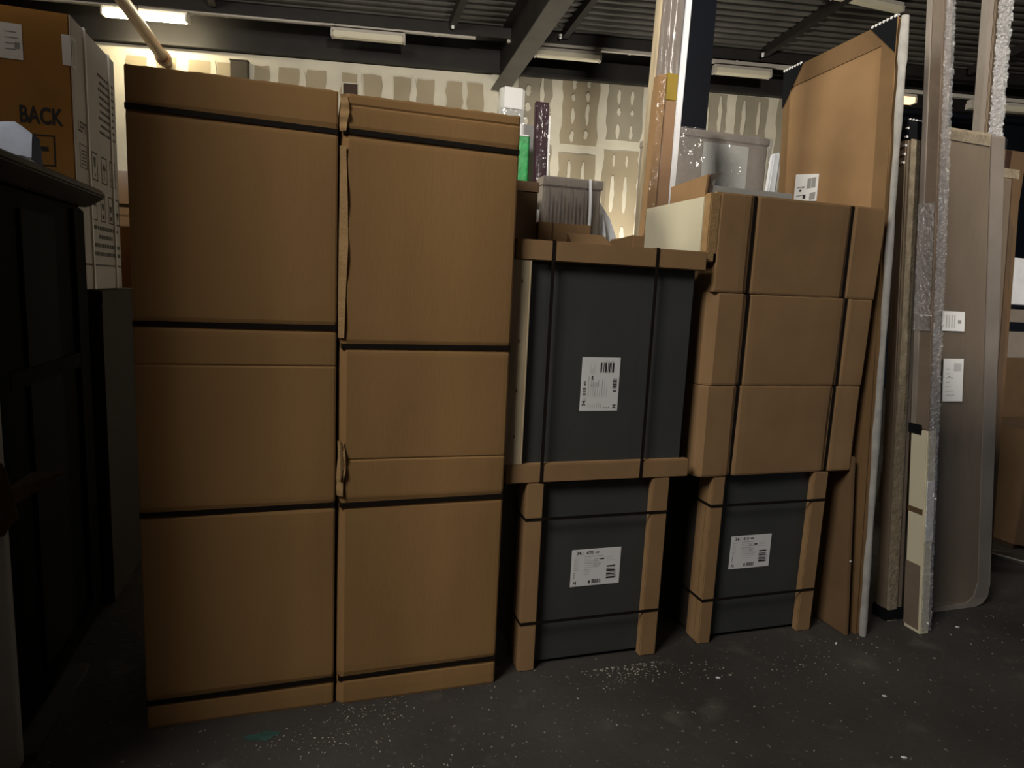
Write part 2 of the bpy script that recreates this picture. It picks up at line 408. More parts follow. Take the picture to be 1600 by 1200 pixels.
for s, lb in ((-.44, 'dark steel purlin above the lit tube lamp at left'), (3.16, 'dark steel purlin just left of the large roof beam'), (4.95, 'dark steel purlin just right of the large roof beam'), (8.3, 'dark steel purlin right of the navy column'), (12.0, 'dark steel purlin farthest right under the roof')):
    X = px(s); rafter('roof_purlin', X, .10, .14, 0, wl(s, .68, 0)[1]-.05, STEEL, lb)
for s, lb in ((3.18, 'small white bulb at the foot of the purlin left of roof beam'), (4.88, 'small white bulb at the foot of the purlin right of roof beam'), (8.25, 'small white bulb by the purlin beyond the navy column')):
    p = Vector(wl(s, .80, zr(.8)-.18)); b = MB(); b.tube(p, p+Vector((0, 0, .05)), .022, 10); b.tube(p+Vector((0, 0, .05)), p+Vector((0, 0, .06)), .03, 10)
    tag(b.build('bulb', LABEL, origin=p, bevel=.006), lb, 'bulb')
# cable trunking with tube lamps
def trunk(name, s0, s1, z, off, label):
    p = MB(); z += .03; wbox(p, s0, s1, off-.03, off+.03, z-.025, z+.03)
    s = s0+.4
    while s < s1-.2: wbox(p, s, s+.05, off-.04, off+.04, z-.03, z+.035); s += 1.6
    tag(p.build(name, TRUNK, origin=wl(s0, off, z)), label, 'trunking', 'cable trunking under the eaves')
trunk('cable_trunking', -5.5, 3.55, 5.47, .60, 'grey cable trunking above left cartons up to the big roof beam')
trunk('cable_trunking', 4.05, 7.4, 5.45, .60, 'grey cable trunking between the big roof beam and navy column')
trunk('cable_trunking', 7.46, 9.2, 5.42, .62, 'grey cable trunking right of the navy column')
trunk('cable_trunking', 9.9, 16.5, 4.98, 1.3, 'grey cable trunking behind the tall wrapped panels at right')
def lamp(s0, s1, z, off, m, label):
    z -= .012
    t = thing('tube_lamp', label, 'lamp', wl((s0+s1)/2, off, z), 'ceiling tube lamps')
    p = MB(); wbox(p, s0, s1, off-.05, off+.05, z+.005, z+.05); p.build('housing', TRUNK, t, .004)
    p = MB(); wbox(p, s0+.03, s1-.03, off-.065, off+.065, z-.085, z+.005); p.build('diffuser', m, t, .012)
    for a, b in ((s0, s0+.03), (s1-.03, s1)):
        p = MB(); wbox(p, a, b, off-.068, off+.068, z-.088, z+.006); p.build('end_cap', TRUNK if m is not LAMPON else LAMPOFF, t, .004)
lamp(-2.06, -.82, 5.43, .60, LAMPON, 'lit ceiling tube lamp glowing above the white printed carton')
lamp(1.30, 2.44, 5.41, .60, LAMPOFF, 'unlit tube lamp above the pair of tall cartons')
lamp(4.50, 5.60, 5.39, .60, LAMPOFF, 'unlit tube lamp between roof beam and navy column')
lamp(7.50, 8.50, 5.36, .62, LAMPOFF, 'unlit tube lamp right of the navy column')
lamp(9.98, 10.65, 4.93, 1.3, LAMPDIM, 'dim amber tube lamp seen beside the tall brown panel edge')
lamp(11.6, 12.7, 4.93, 1.3, LAMPOFF, 'unlit tube lamp behind the big film-wrapped panel')
o = thing('tube_lamp', 'unlit tube lamp at the top edge above tall brown panel', 'lamp', (7.45, 8.0, 5.80), 'ceiling tube lamps')
bx('housing', TRUNK, 6.85, 8.05, 7.95, 8.05, 5.83, 5.88, o); bx('diffuser', LAMPOFF, 6.88, 8.02, 7.94, 8.06, 5.76, 5.83, o, .01)
for a, b in ((6.85, 6.88), (8.02, 8.05)): bx('end_cap', TRUNK, a, b, 7.93, 8.07, 5.755, 5.83, o)
for xx in (7.0, 7.9): bx('hanger', TRUNK, xx-.01, xx+.01, 7.99, 8.01, 5.88, 6.13, o, 0)
# tan pipe
t = thing('pipe', 'tan pipe running overhead into the lit wall at left', 'pipe', (-2.30, 11.9, 4.89))
MB().tube((-2.30, 12.2, 4.89), (-2.44, 3.0, 5.02), .085, 18).build('pipe_run', COPPER, t, smooth=True)
MB().tube((-2.298, 12.02, 4.89), (-2.30, 11.9, 4.89), .115, 18).build('collar', COPPER, t, .006)
for Y in (10.6, 7.0): MB().tube((-2.33-.01*(11-Y), Y, 4.9), (-2.33-.01*(11-Y), Y, 6.0), .008, 6).build('hanger', STEEL, t)
# navy column
t = thing('steel_column', 'navy painted steel column behind the right box stack', 'column', (3.61, 6.1, 0))
bx('flange', NAVY, 3.447, 3.770, 6.0, 6.02, 0, 6.32, t, 0); bx('flange', NAVY, 3.447, 3.770, 6.28, 6.30, 0, 6.28, t, 0); bx('web', NAVY, 3.60, 3.615, 6.02, 6.28, 0, 6.28, t, 0); bx('base_plate', NAVY, 3.38, 3.83, 5.94, 6.36, 0, .02, t, 0)

# ------------------------------------------------------------------ the two tall cartons
def tall_carton(x0, x1, y0, ht, label, straps, crease, chamf, seed):
    t = thing('tall_carton', label, 'carton', ((x0+x1)/2, y0, 0), 'tall cartons standing side by side')
    soft_box(x0, x1, y0, y0+.62, 0, ht, straps, (), chamf, .003, .006, .0028, seed, 30, 0, crease).build('body', CARD, t)
    for k, z in enumerate(straps):
        ring(MB(), x0+(chamf*.35 if chamf else .001), x1-.001, y0+.0012, y0+.62, z, .017, .0025, 0, (-.008, .004, .006, .008)[k]).build('strap', STRAP, t)
    return t
tall_carton(-.545, .0690, 2.276, 2.158, 'tall brown carton at left with four black straps, beside the dark cabinet', (2.035, 1.392, .766, .098), (1.26,), 0, 3)
c2 = tall_carton(.078, .686, 2.270, 2.152, 'tall brown carton with torn left edge, right of the twin tall carton', (2.033, 1.335, .770, .105), (2.118, .93), .026, 5)
# torn folded edge on its left side
def flapfn(u, v):
    z = .62+v*(1.0); return (.082+u*.020+.004*math.sin(9*z), 2.288-.016*u-.006*math.sin(17*z)*u, z)
for z0, z1, k in ((.80, 1.0, 1.), (2.035, 2.15, .6), (1.36, 1.99, .35)):
    p = MB(); p.grid(lambda u, v: (.0745+u*.030*(1-.35*abs(2*v-1))-.003*k*math.sin(6*v), 2.283-.019*u*1.-.004*k*math.sin(math.pi*v)-.004*math.sin(19*v), z0+(z1-z0)*v), 3, 14)
    p.build('edge_fold', CARDL, c2, smooth=True)
p = MB(); p.poly([(.0712, 2.262, .872), (.086, 2.252, .862), (.098, 2.262, .90), (.092, 2.266, .985), (.084, 2.264, 1.0)], (.004, .012, 0)); p.build('torn_flap', CARDL, c2)

# ------------------------------------------------------------------ crates
def label_sheet(parent, x0, x1, z0, z1, y, kind):
    """printed delivery label; kind selects number and whether it is turned on its side"""
    lab = bx('label', LABEL, x0, x1, y-.0015, y, z0, z1, parent, .0003)
    p = MB(); W = x1-x0; H = z1-z0; turned = kind == 'turned'
    LW, LH = (H, W) if turned else (W, H)
    yy = y-.0020
    def P(u, v):
        if turned: return (x0+(LH-v), yy, z0+u)           # label turned a quarter left
        return (x0+u, yy, z0+v)
    def q(u0, u1, v0, v1, mi=0):
        a = [P(u0*LW, v0*LH), P(u1*LW, v0*LH), P(u1*LW, v1*LH), P(u0*LW, v1*LH)]
        b = len(p.v); p.v += a; p.f.append((b, b+1, b+2, b+3)); p.m.append(mi)
    def tx(s, u, v, size, mi=0, bold=.02): text_mb(p, s, size*LH, lambda a, c: P(u*LW+a, v*LH+c), mi, bold)
    tx('34', .09, .86, .13); tx({'470': '470', '410': '410', 'turned': '010'}[kind], .29, .86, .13); tx('400', .47, .875, .075)
    # small parcel outline
    for a in ((.185, .235, .86, .866), (.185, .235, .93, .936), (.185, .19, .86, .936), (.23, .235, .86, .936)): q(*a, 1)
    rr = random.Random(kind)
    for k in range(7): q(.05, .05+rr.uniform(.06, .12), .78-k*.055, .788-k*.055, 1)
    for k in range(9): q(.26, .26+rr.uniform(.10, .40), .80-k*.06, .809-k*.06, 1 if k % 3 == 0 else 2)
    for k in range(5): q(.45, .45+rr.uniform(.08, .16), .72-k*.045, .73-k*.045, 1)
    q(.58, .66, .70, .735)                               # dark block of print
    for k in range(3): q(.70, .70+rr.uniform(.1, .2), .66+k*.05, .667+k*.05, 2)
    v = .16
    for w, g in ((.05, .02), (.02, .012), (.03, .02), (.012, .03), (.045, .02), (.02, .04), (.04, .0)):
        q(.72, .90, v, v+w); v += w+g
    for k in range(2): q(.915, .925, .16+k*.12, .26+k*.12, 1)
    u = .37
    q(.36, .395, .06, .15)
    for w, g in ((.012, .008), (.02, .006), (.008, .01), (.016, .006), (.01, .012), (.018, .008), (.012, .014), (.016, 0)):
        q(.43+u-.37, .43+u-.37+w, .06, .17); u += w+g
    tx('N', .05, .055, .12, 0, .04)
    for k in range(4): q(.055, .075, .22+k*.045, .25+k*.045, 1)
    p.build('print', [INK, INKG, INKF], lab)
    return lab

def upright_crate(x0, x1, y0, ht, label, lab, lpost=.070, rpost=.078, straps=(.652, .210), sag=0.):
    t = thing('strapped_crate', label, 'crate', ((x0+x1)/2, y0, 0), 'upright crates at the foot of the stacks')
    bx('core', DARKIN, x0+.012, x1-.012, y0+.06, y0+.60, .012, ht-.006, t)
    bx('front_panel', GREY, x0+.045, x1-.045, y0+.038, y0+.06, .016, ht-.008, t)
    for xa, xb, sgn in ((x0, x0+lpost, 1), (x1-rpost, x1, -1)):
        p = MB(); p.box(xa, xb, y0, y0+.036, 0, ht)
        ex = (xa, xa+.010) if sgn == 1 else (xb-.010, xb)
        p.box(*ex, y0+.036, y0+.105, 0, ht)
        p.build('corner_post', CARD2, t, .004)
    for xa, xb in ((x0, x0+.01), (x1-.01, x1)): bx('rear_post', CARD2, xa, xb, y0+.53, y0+.61, 0, ht, t)
    for z in straps: ring(MB(), x0, x1, y0, y0+.61, z, .012, .002, 0, 0).build('strap', STRAP, t)
    label_sheet(t, *lab[:4], y0+.038, lab[4])
    return t
upright_crate(.799, 1.430, 2.318, .800, 'strapped charcoal crate on the floor, under the larger charcoal crate', (1.022, 1.246, .332, .494, '470'))
upright_crate(1.664, 2.281, 2.348, .785, 'strapped charcoal crate on the floor under three brown boxes', (1.815, 2.032, .330, .488, '410'), .062, .078)
# torn foot of the left post
# upper crate lying on its side
t = thing('lying_crate', 'large charcoal crate on its side, stacked on the lower charcoal crate', 'crate', (1.11, 2.318, .80))
bx('core', DARKIN, .735, 1.490, 2.375, 2.90, .815, 1.725, t)
bx('front_panel', GREY,   .772, 1.487, 2.352, 2.374, .85, 1.69, t)
for z0, z1 in ((.802, .878), (1.662, 1.738)):
    p = MB(); p.box(.706, 1.514, 2.318, 2.351, z0, z1); q = (z1-.01, z1) if z0 > 1 else (z0, z0+.01); p.box(.706, 1.514, 2.351, 2.43, *q)
    p.build('edge_band', CARD2, t, .004)
    bx('rear_band', CARD2, .706, 1.514, 2.87, 2.905, z0, z1, t)
s = bx('side_board', WOOD, .69, .764, 2.322, 2.36, .878, 1.662, t, .002)
bx('board_edge', WOODL, .764, .771, 2.320, 2.36, .879, 1.661, t, .001)
for z in (1.585, 1.36, 1.17, .99): MB().tube((.735+rnd(.006), 2.3215, z), (.735, 2.323, z), .006, 8).build('nail', KNOT, s)
for x in (.854, 1.290): vring(MB(), 2.318, 2.905, .8045, 1.738, x, x, .013).build('strap', STRAP, t)
label_sheet(t, 1.012, 1.178, 1.083, 1.300, 2.352, 'turned')

# ------------------------------------------------------------------ three boxes
def flat_box(x0, x1, z0, z1, y0, label, vx, seed, ch=.03):
    t = thing('flat_box', label, 'box', ((x0+x1)/2, y0, z0), 'strapped brown boxes in the right stack')
    soft_box(x0, x1, y0, y0+.52, z0, z1, (), vx, ch, .006, .010, .002, seed, 22).build('body', CARD2, t)
    for v in vx: vring(MB(), y0+.0055, y0+.52, z0+.002, z1-.002, v, v, .014, .0022).build('strap', STRAP, t)
    return t
flat_box(1.569, 2.406, .788, 1.186, 2.348, 'brown box with two black straps, bottom of the three on the crate', (1.745, 2.258), 11)
flat_box(1.572, 2.412, 1.188, 1.580, 2.350, 'brown box with a buckled strap line, middle of the three', (1.752, 2.268), 12, .04)
t = flat_box(1.578, 2.420, 1.582, 1.980, 2.348, 'brown box with open cream end, topmost of the three', (1.742, 2.243), 13, 0)
# open left end: cardboard lip and cream panel
p = MB(); p.box(1.530, 1.578, 2.352, 2.40, 1.70, 1.978); p.box(1.560, 1.578, 2.352, 2.86, 1.70, 1.74); p.build('end_lip', CARDL, t, .004)
bx('cream_panel', CREAM, 1.532, 1.556, 2.405, 2.90, 1.702, 1.968, t, .002)
bx('lid_edge', CARDL, 1.56, 2.41, 2.36, 2.375, 1.979, 1.984, t, 0)

# ------------------------------------------------------------------ right-hand panels
t = thing('cardboard_sheet', 'thin brown cardboard sheet standing on edge beside the right crate', 'sheet', (2.38, 2.27, 0))
MB().hexa([(2.412, 2.262, 0), (2.430, 2.262, 0), (2.430, 2.95, 0), (2.412, 2.95, 0), (2.412, 2.350, .850), (2.430, 2.350, .850), (2.430, 3.03, .84), (2.412, 3.03, .84)]).build('sheet_body', mat('cardboard_deep_brown', (.17, .10, .048), .85, .12, 6, .08, 90), t, .003)
MB().box(2.418, 2.424, 2.294, 2.300, .355, .362).build('staple', LABEL, t)

# large leaning panel
t = thing('leaning_panel', 'huge brown panel with black corner guards and white edge, leaning by the box stack', 'panel', (2.50, 2.4, 0))
def pp(u, v, x):       # u from near edge (0) to far edge (1), v from foot (0) to top (1)
    near = Vector((x, 2.262+.208*v, .0+2.835*v)); far = Vector((x, 2.99+.208*v, .0+2.808*v)); return near.lerp(far, u)
def pquad(mb, u0, u1, v0, v1, x0, x1, mi=0):
    return mb.hexa([pp(u0, v0, x0), pp(u0, v0, x1), pp(u1, v0, x1), pp(u1, v0, x0), pp(u0, v1, x0), pp(u0, v1, x1), pp(u1, v1, x1), pp(u1, v1, x0)], mi)
pquad(MB(), .01, 1, 0, 1, 2.478, 2.515).build('board', CARD2, t)
p = MB(); pquad(p, .004, .11, .0, 1, 2.474, 2.478); pquad(p, .93, 1, 0, 1, 2.474, 2.478); pquad(p, .11, .93, .965, 1, 2.474, 2.478); p.build('edge_wrap', mat('brown_edge_wrap', (.18, .105, .045), .8, .12, 8), t)
# foam edge: soft wavy strip along the near edge
def foam(u, v):
    a = u*math.pi; c = pp(-.012, v, 2.502)
    w = .017+.003*math.sin(23*v)+.002*math.sin(61*v) + (.006 if v > .93 else 0)
    return c + Vector((-math.cos(a)*w, -math.sin(a)*.018, 0))
MB().grid(foam, 8, 90).build('foam_edge', mat('grey_foam_edge', (.34, .33, .31), .8, .2, 14, .3, 40), t, smooth=True)
for u0, u1, e in ((0, .20, 0), (.80, 1, 1)):
    a, b, c = (pp(0, 1, 2.47), pp(.20, 1, 2.47), pp(0, .945, 2.47)) if e == 0 else (pp(1, 1, 2.47), pp(.80, 1, 2.47), pp(1, .93, 2.47))
    p = MB(); p.poly([a, b, c], (-.004, 0, 0))
    d = (b-a)
    p.hexa([a+Vector((0, 0, 0)), a+Vector((.05, 0, 0)), b+Vector((.05, 0, 0)), b, a+Vector((0, 0, .006)), a+Vector((.05, 0, .006)), b+Vector((.05, 0, .006)), b+Vector((0, 0, .006))])
    g = p.build('corner_guard', CORNER, t)
    p = MB()
    for k in range(7):
        c0 = a.lerp(b, (k+.3)/7)+Vector((-.006, 0, .001)); p.tube(c0, c0+Vector((.02, 0, .004)), .0065, 8)
    p.build('guard_stud', LABEL, g)
def pt(y, z, x=2.4735): return (x, y, z)
lab = MB().poly([pt(3.020, 2.236), pt(2.852, 2.214), pt(2.849, 2.078), pt(3.018, 2.10)], (.003, 0, 0)).build('label', LABEL, t)
p = MB()
for y0, y1, z0, z1, m_ in ((2.865, 2.895, 2.15, 2.20, 1), (2.90, 2.925, 2.15, 2.20, 1), (2.86, 2.90, 2.09, 2.125, 1), (2.965, 2.98, 2.14, 2.15, 0), (2.93, 2.95, 2.10, 2.12, 0), (2.96, 3.0, 2.16, 2.165, 1), (2.945, 2.96, 2.155, 2.165, 1), (2.94, 3.0, 2.118, 2.122, 1)):
    p.box(2.4720, 2.4730, y0, y1, z0, z1, m_)
p.build('print', [INK, INKG], lab)

# brown wrapped narrow panel
def lean_box(xb0, xb1, yb, dep, ht, dy, dx, x_top=None, z0=0.):
    """upright box whose top is shifted back by dy and sideways by dx"""
    return [(xb0, yb, z0), (xb1, yb, z0), (xb1, yb+dep, z0), (xb0, yb+dep, z0), (xb0+dx, yb+dy, ht), (xb1+dx, yb+dy, ht), (xb1+dx, yb+dy+dep, ht), (xb0+dx, yb+dy+dep, ht)]
t = thing('wrapped_board', 'narrow film-wrapped brown panel with black corner guards, right of the huge brown panel', 'panel', (2.8, 2.4, 0), 'film-wrapped panels leaning at right')
MB().hexa(lean_box(2.735, 2.845, 2.345, .06, 2.44, .25, 0)).build('board', WRAPB, t, .006)
MB().hexa(lean_box(2.742, 2.800, 2.335, .008, 2.43, .25, .012)).build('tape_strip', WRAPE, t)
p = MB(); p.hexa([(2.73, 2.575, 2.36), (2.85, 2.575, 2.36), (2.85, 2.67, 2.36), (2.73, 2.67, 2.36), (2.73, 2.588, 2.452), (2.85, 2.588, 2.452), (2.85, 2.68, 2.452), (2.73, 2.68, 2.452)]); p.build('corner_guard', CORNER, t, .004)
p = MB()
for k in range(5): p.tube((2.728, 2.578, 2.25+k*.04), (2.728, 2.590, 2.25+k*.04), .006, 8)
for k in range(6): p.tube((2.745+k*.02, 2.592, 2.452), (2.745+k*.02, 2.592, 2.458), .006, 8)
p.build('guard_stud', LABEL, t)
p = MB(); p.hexa([(2.73, 2.335, 0), (2.85, 2.335, 0), (2.85, 2.42, 0), (2.73, 2.42, 0), (2.73, 2.341, .06), (2.85, 2.341, .06), (2.85, 2.426, .06), (2.73, 2.426, .06)]); p.build('foot_guard', CORNER, t, .004)

# tall narrow carton in front (the "stick")
t = thing('tall_narrow_carton', 'tall narrow film-wrapped carton nearest at right, reaching above the frame', 'carton', (2.82, 2.25, 0))
def sb(v, dy=0): return 2.195+.113*v+dy
def stick(mb, x0, x1, ya, yb, z0, z1, mi=0):
    o0, o1 = .1125*z0, .1125*z1
    return mb.hexa([(x0, 2.195+ya+o0, z0), (x1, 2.195+ya+o0, z0), (x1, 2.195+yb+o0, z0), (x0, 2.195+yb+o0, z0), (x0, 2.195+ya+o1, z1), (x1, 2.195+ya+o1, z1), (x1, 2.195+yb+o1, z1), (x0, 2.195+yb+o1, z1)], mi)
WRAPS = mat('film_wrapped_dark_brown', (.19, .145, .11), .45, .2, 3, .2, 25, coat=.3)
stick(MB(), 2.79, 2.846, 0, .088, .98, 3.30).build('body', WRAPS, t, .004)
stick(MB(), 2.789, 2.847, -.001, .089, 0, .978).build('cream_sleeve', CREAM, t, .004)
stick(MB(), 2.786, 2.789, .008, .088, .02, .33).build('brown_patch', WRAPS, t)
stick(MB(), 2.786, 2.789, .008, .088, .575, .60).build('tape', CARDD, t)
stick(MB(), 2.784, 2.792, .03, .10, .955, 1.0).build('torn_end', CORNER, t)
stick(MB(), 2.800, 2.844, -.0035, -.001, .45, .74).build('paper_slip', LABEL, t)
def crinkle(x0, x1, ya, z0, z1, nu, nv, amp, seed):
    rr = random.Random(seed)
    return lambda u, v: (x0+(x1-x0)*u+rr.uniform(-amp, amp)*.5, 2.195+ya+.1125*(z0+(z1-z0)*v)-.005-rr.uniform(0, amp), z0+(z1-z0)*v)
MB().grid(crinkle(2.792, 2.852, 0, .02, 3.28, 7, 420, .007, 4), 7, 420).build('crinkled_film', FILMC, t)
rr = random.Random(9)
MB().grid(lambda u, v: (2.783-rr.uniform(0, .007), 2.195+.088*u+.1125*(1.45+.6*v), 1.45+.6*v), 6, 50).build('side_film', FILMC, t)
def flange(u, v): return (2.788-.02*u*0, 2.30+.1125*(1+2.2*v)-.02, 1+2.2*v)
stick(MB(), 2.783, 2.790, .06, .088, 1.0, 3.3).build('folded_flange', WRAPG, t, .002)
p = MB(); stick(p, 2.784, 2.787, .0, .085, 1.52, 1.526); stick(p, 2.784, 2.787, .045, .085, 1.575, 1.58); stick(p, 2.784, 2.787, .08, .085, 1.526, 1.575); p.build('white_tie', LABEL, t)

# big wrapped panel
t = thing('wrapped_board', 'wide film-wrapped brown panel with two white labels, at right', 'panel', (3.25, 2.45, 0), 'film-wrapped panels leaning at right')
H = 2.46
def bp(x, z, y=0): return (x, 2.365+y+.115*z, z)
out = [(3.02, .0), (3.36, .0), (3.415, .015), (3.450, .05), (3.462, .11), (3.440, H), (2.99, H)]
MB().poly([bp(x, z) for x, z in out], (0, .045, 0)).build('board', WRAPB, t, .004)
ed = [(3.36, .0), (3.415, .015), (3.450, .05), (3.462, .11), (3.440, H), (3.345, H), (3.375, .13), (3.35, .06), (3.30, .03), (3.05, .02), (3.02, .0)]
MB().poly([bp(x, z, -.007) for x, z in ed], (0, .006, 0)).build('edge_frame', WRAPG, t, .0015)
MB().poly([bp(x, z, -.010) for x, z in ((2.99, H-.055), (3.335, H-.06), (3.335, H+.004), (2.99, H+.004))], (0, .009, 0)).build('top_tape', WRAPE, t)
rr = random.Random(21)
def bf(u, v):
    x = 3.01+.44*u; z = .05+2.40*v; return (x, 2.365+.115*z-.012-.003*math.sin(14*x+3*z)-.002*math.sin(31*z)-rr.uniform(0, .0012), z)
MB().grid(bf, 24, 60).build('plastic_film', FILMW, t, smooth=True)
for x0, x1, z0, z1, k in ((3.045, 3.196, 1.448, 1.548, 0), (3.065, 3.200, 1.090, 1.308, 1)):
    lab = MB().hexa([bp(x0, z0, -.016), bp(x1, z0, -.016), bp(x1, z0, -.013), bp(x0, z0, -.013), bp(x0, z1, -.016), bp(x1, z1, -.016), bp(x1, z1, -.013), bp(x0, z1, -.013)]).build('label', LABEL, t)
    p = MB()
    def q(a, b, c, d, m_): p.hexa([bp(a, c, -.0172), bp(b, c, -.0172), bp(b, c, -.0162), bp(a, c, -.0162), bp(a, d, -.0172), bp(b, d, -.0172), bp(b, d, -.0162), bp(a, d, -.0162)], m_)
    if k == 0:
        q(3.150, 3.172, 1.487, 1.505, 0)
        for a in range(4): q(3.07+a*.018, 3.078+a*.018, 1.465, 1.53, 1)
    else:
        q(3.135, 3.185, 1.245, 1.285, 1)
        for a in range(7): q(3.085, 3.105+rr.uniform(0, .04), 1.12+a*.022, 1.124+a*.022, 1)
        q(3.10, 3.112, 1.215, 1.222, 0)
    p.build('print', [INKG, INKF], lab)

# bright tall strip behind it
t = thing('tall_strip', 'tall bubble-wrapped strip shining blue and gold behind the wide wrapped panel', 'strip', (3.76, 2.82, 0))
def st(mb, x0, x1, y0, y1, z0, z1):
    h = -.0948
    return mb.hexa([(x0+h*z0, y0, z0), (x1+h*z0, y0, z0), (x1+h*z0, y1, z0), (x0+h*z0, y1, z0), (x0+h*z1, y0, z1), (x1+h*z1, y0, z1), (x1+h*z1, y1, z1), (x0+h*z1, y1, z1)])
st(MB(), 3.735, 3.843, 2.80, 2.845, 0, 3.5).build('body', WRAPB, t, .004)
rr = random.Random(33)
MB().grid(lambda u, v: (3.742-.0948*3.5*v+.104*u, 2.793-rr.uniform(0, .014), 3.48*v+.01), 9, 380).build('bubble_film', BUBBLE, t)
st(MB(), 3.692, 3.728, 2.80, 2.845, 0, 3.5).build('folded_flange', WRAPG, t, .002)

# second wrapped panel farther right
t = thing('wrapped_board', 'film-wrapped brown panel farthest right, half hidden behind the wide panel', 'panel', (4.05, 2.95, 0), 'film-wrapped panels leaning at right')
MB().hexa(lean_box(3.75, 4.165, 2.88, .05, 2.44, .26, .09)).build('board', WRAPB, t, .006)
MB().hexa(lean_box(4.10, 4.168, 2.873, .006, 2.44, .26, .09)).build('edge_tape', CARDD, t)
MB().hexa([(3.84, 3.126, 2.39), (4.24, 3.126, 2.39), (4.24, 3.132, 2.39), (3.84, 3.132, 2.39), (3.84, 3.13, 2.446), (4.24, 3.13, 2.446), (4.24, 3.136, 2.446), (3.84, 3.136, 2.446)]).build('top_tape', WRAPE, t)
MB().grid(lambda u, v: (3.77+.37*u+.09*v, 2.868+.26*v-.002*math.sin(9*u+22*v), .02+2.36*v), 12, 40).build('plastic_film', FILMW, t, smooth=True)
t = thing('brown_carton', 'brown carton standing behind the farthest wrapped panel at right', 'carton', (4.6, 3.7, 0))
bx('body', CARDD, 4.35, 4.72, 3.45, 3.95, 0, 2.66, t, .005); bx('tape', BROWNW, 4.52, 4.57, 3.446, 3.45, 1.9, 2.655, t, 0)
t = thing('rounded_carton', 'brown carton with rounded edges at the right rim, low', 'carton', (4.8, 3.0, 0))
soft_box(4.46, 5.1, 2.90, 3.4, .03, .80, (), (), .06, .01, .0, .0, 44, 14).build('body', CARDD, t); bx('tape', BROWNW, 4.75, 4.81, 2.893, 2.900, .05, .79, t, 0); bx('pallet', BROWNW, 4.46, 5.1, 2.95, 3.4, 0, .03, t)
t = thing('floor_plank', 'pale plank lying on the floor at the right rim', 'plank', (4.4, 2.85, 0))
MB().poly([(4.10, 3.02, 0), (4.26, 2.70, 0), (4.62, 2.52, 0), (4.75, 2.80, 0), (4.42, 2.84, 0)], (0, 0, .018)).build('plank_body', STEELL, t, .002); MB().poly([(4.10, 3.02, .018), (4.26, 2.70, .018), (4.27, 2.71, .018), (4.115, 3.03, .018)], (0, 0, .004)).build('edge_strip', TRUNK, t)
t = thing('white_carton', 'white carton with dark band stacked at the right rim', 'carton', (5.9, 4.3, 0))
bx('body', FOAM, 5.45, 6.3, 4.1, 4.7, 1.63, 2.02, t, .006); bx('band', NAVY, 5.44, 6.31, 4.09, 4.71, 1.60, 1.63, t, 0)
bx('lower_box', WRAPG, 5.47, 6.3, 4.12, 4.7, 1.17, 1.60, t, .006); bx('foot_box', CARDD, 5.47, 6.3, 4.12, 4.7, 0, 1.17, t, .006)
bx('stripe', NAVY, 5.5, 6.2, 4.112, 4.12, 1.40, 1.48, t, 0)

# ------------------------------------------------------------------ behind the crates
t = thing('small_carton', 'small dark brown carton on the lying crate, beside the tall carton', 'carton', (.80, 2.7, 1.738))
bx('body', CARDD, .70, .908, 2.70, 2.92, 1.739, 2.005, t, .004); bx('lid_band', CARDR, .697, .911, 2.697, 2.923, 1.963, 2.008, t, .003)
t = thing('low_carton', 'low brown carton on the lying crate under the wrapped radiator', 'carton', (1.05, 2.8, 1.738))
bx('body', CARD2, .925, 1.172, 2.72, 2.93, 1.739, 1.848, t, .003); bx('seam', CARDD, .987, .991, 2.718, 2.72, 1.74, 1.846, t, 0)
p = MB(); p.hexa([(1.00, 2.50, 1.742), (1.185, 2.50, 1.742), (1.186, 2.62, 1.742), (1.02, 2.62, 1.742), (1.00, 2.50, 1.746), (1.185, 2.50, 1.746), (1.186, 2.62, 1.80), (1.02, 2.62, 1.80)]); p.build('flap', CARD2, t)
t = thing('open_carton', 'shallow open carton with folded flaps behind the lying crate edge', 'carton', (1.28, 2.6, 1.738))
p = MB(); p.poly([(1.19, 2.56, 1.739), (1.35, 2.56, 1.739), (1.35, 2.56, 1.800), (1.30, 2.56, 1.806), (1.19, 2.56, 1.772)], (0, .006, 0)); p.box(1.30, 1.352, 2.555, 2.56, 1.74, 1.802); p.build('front_wall', CARD2, t)
bx('side_wall', CARDL, 1.346, 1.352, 2.566, 2.88, 1.74, 1.81, t, .001); bx('back_wall', CARDR, 1.19, 1.352, 2.88, 2.886, 1.74, 1.80, t, .001); bx('base', CARDD, 1.19, 1.346, 2.566, 2.88, 1.739, 1.744, t, 0)

t = thing('wrapped_radiator', 'film-wrapped ribbed grey panel standing behind the lying crate', 'radiator', (1.17, 3.0, 0))
bx('body', WRAPG, 1.022, 1.318, 2.965, 3.05, 0, 2.07, t, .006); bx('top_rail', WRAPG, 1.018, 1.324, 2.955, 3.06, 2.042, 2.085, t, .004)
p = MB()
for k in range(13): x = 1.045+k*.0195; p.box(x, x+.008, 2.957, 2.965, .10, 2.035-.03*(k % 3))
rb = p.build('rib', WRAPG, t, .002); rb['kind'] = 'stuff'
rr = random.Random(51)
MB().grid(lambda u, v: (1.012+.318*u, 2.949-.004*abs(math.sin(24*u))-rr.uniform(0, .002), 1.2+.885*v), 48, 16).build('plastic_film', FILMS, t)
MB().grid(lambda u, v: (1.238+.014*u+.01*math.sin(3*v), 2.938, 1.70+.385*v), 2, 10).build('film_fold', FOAM, t)
t = thing('wrapped_bundle', 'small film-wrapped brown bundle left of the ribbed panel', 'bundle', (.97, 3.0, 0))
bx('body', WRAPG, .93, 1.008, 3.0, 3.1, 0, 1.985, t, .01); MB().grid(lambda u, v: (.925+.08*u, 2.992-.006*abs(math.sin(9*u+12*v)), 1.5+.48*v), 8, 12).build('plastic_film', FILM, t)
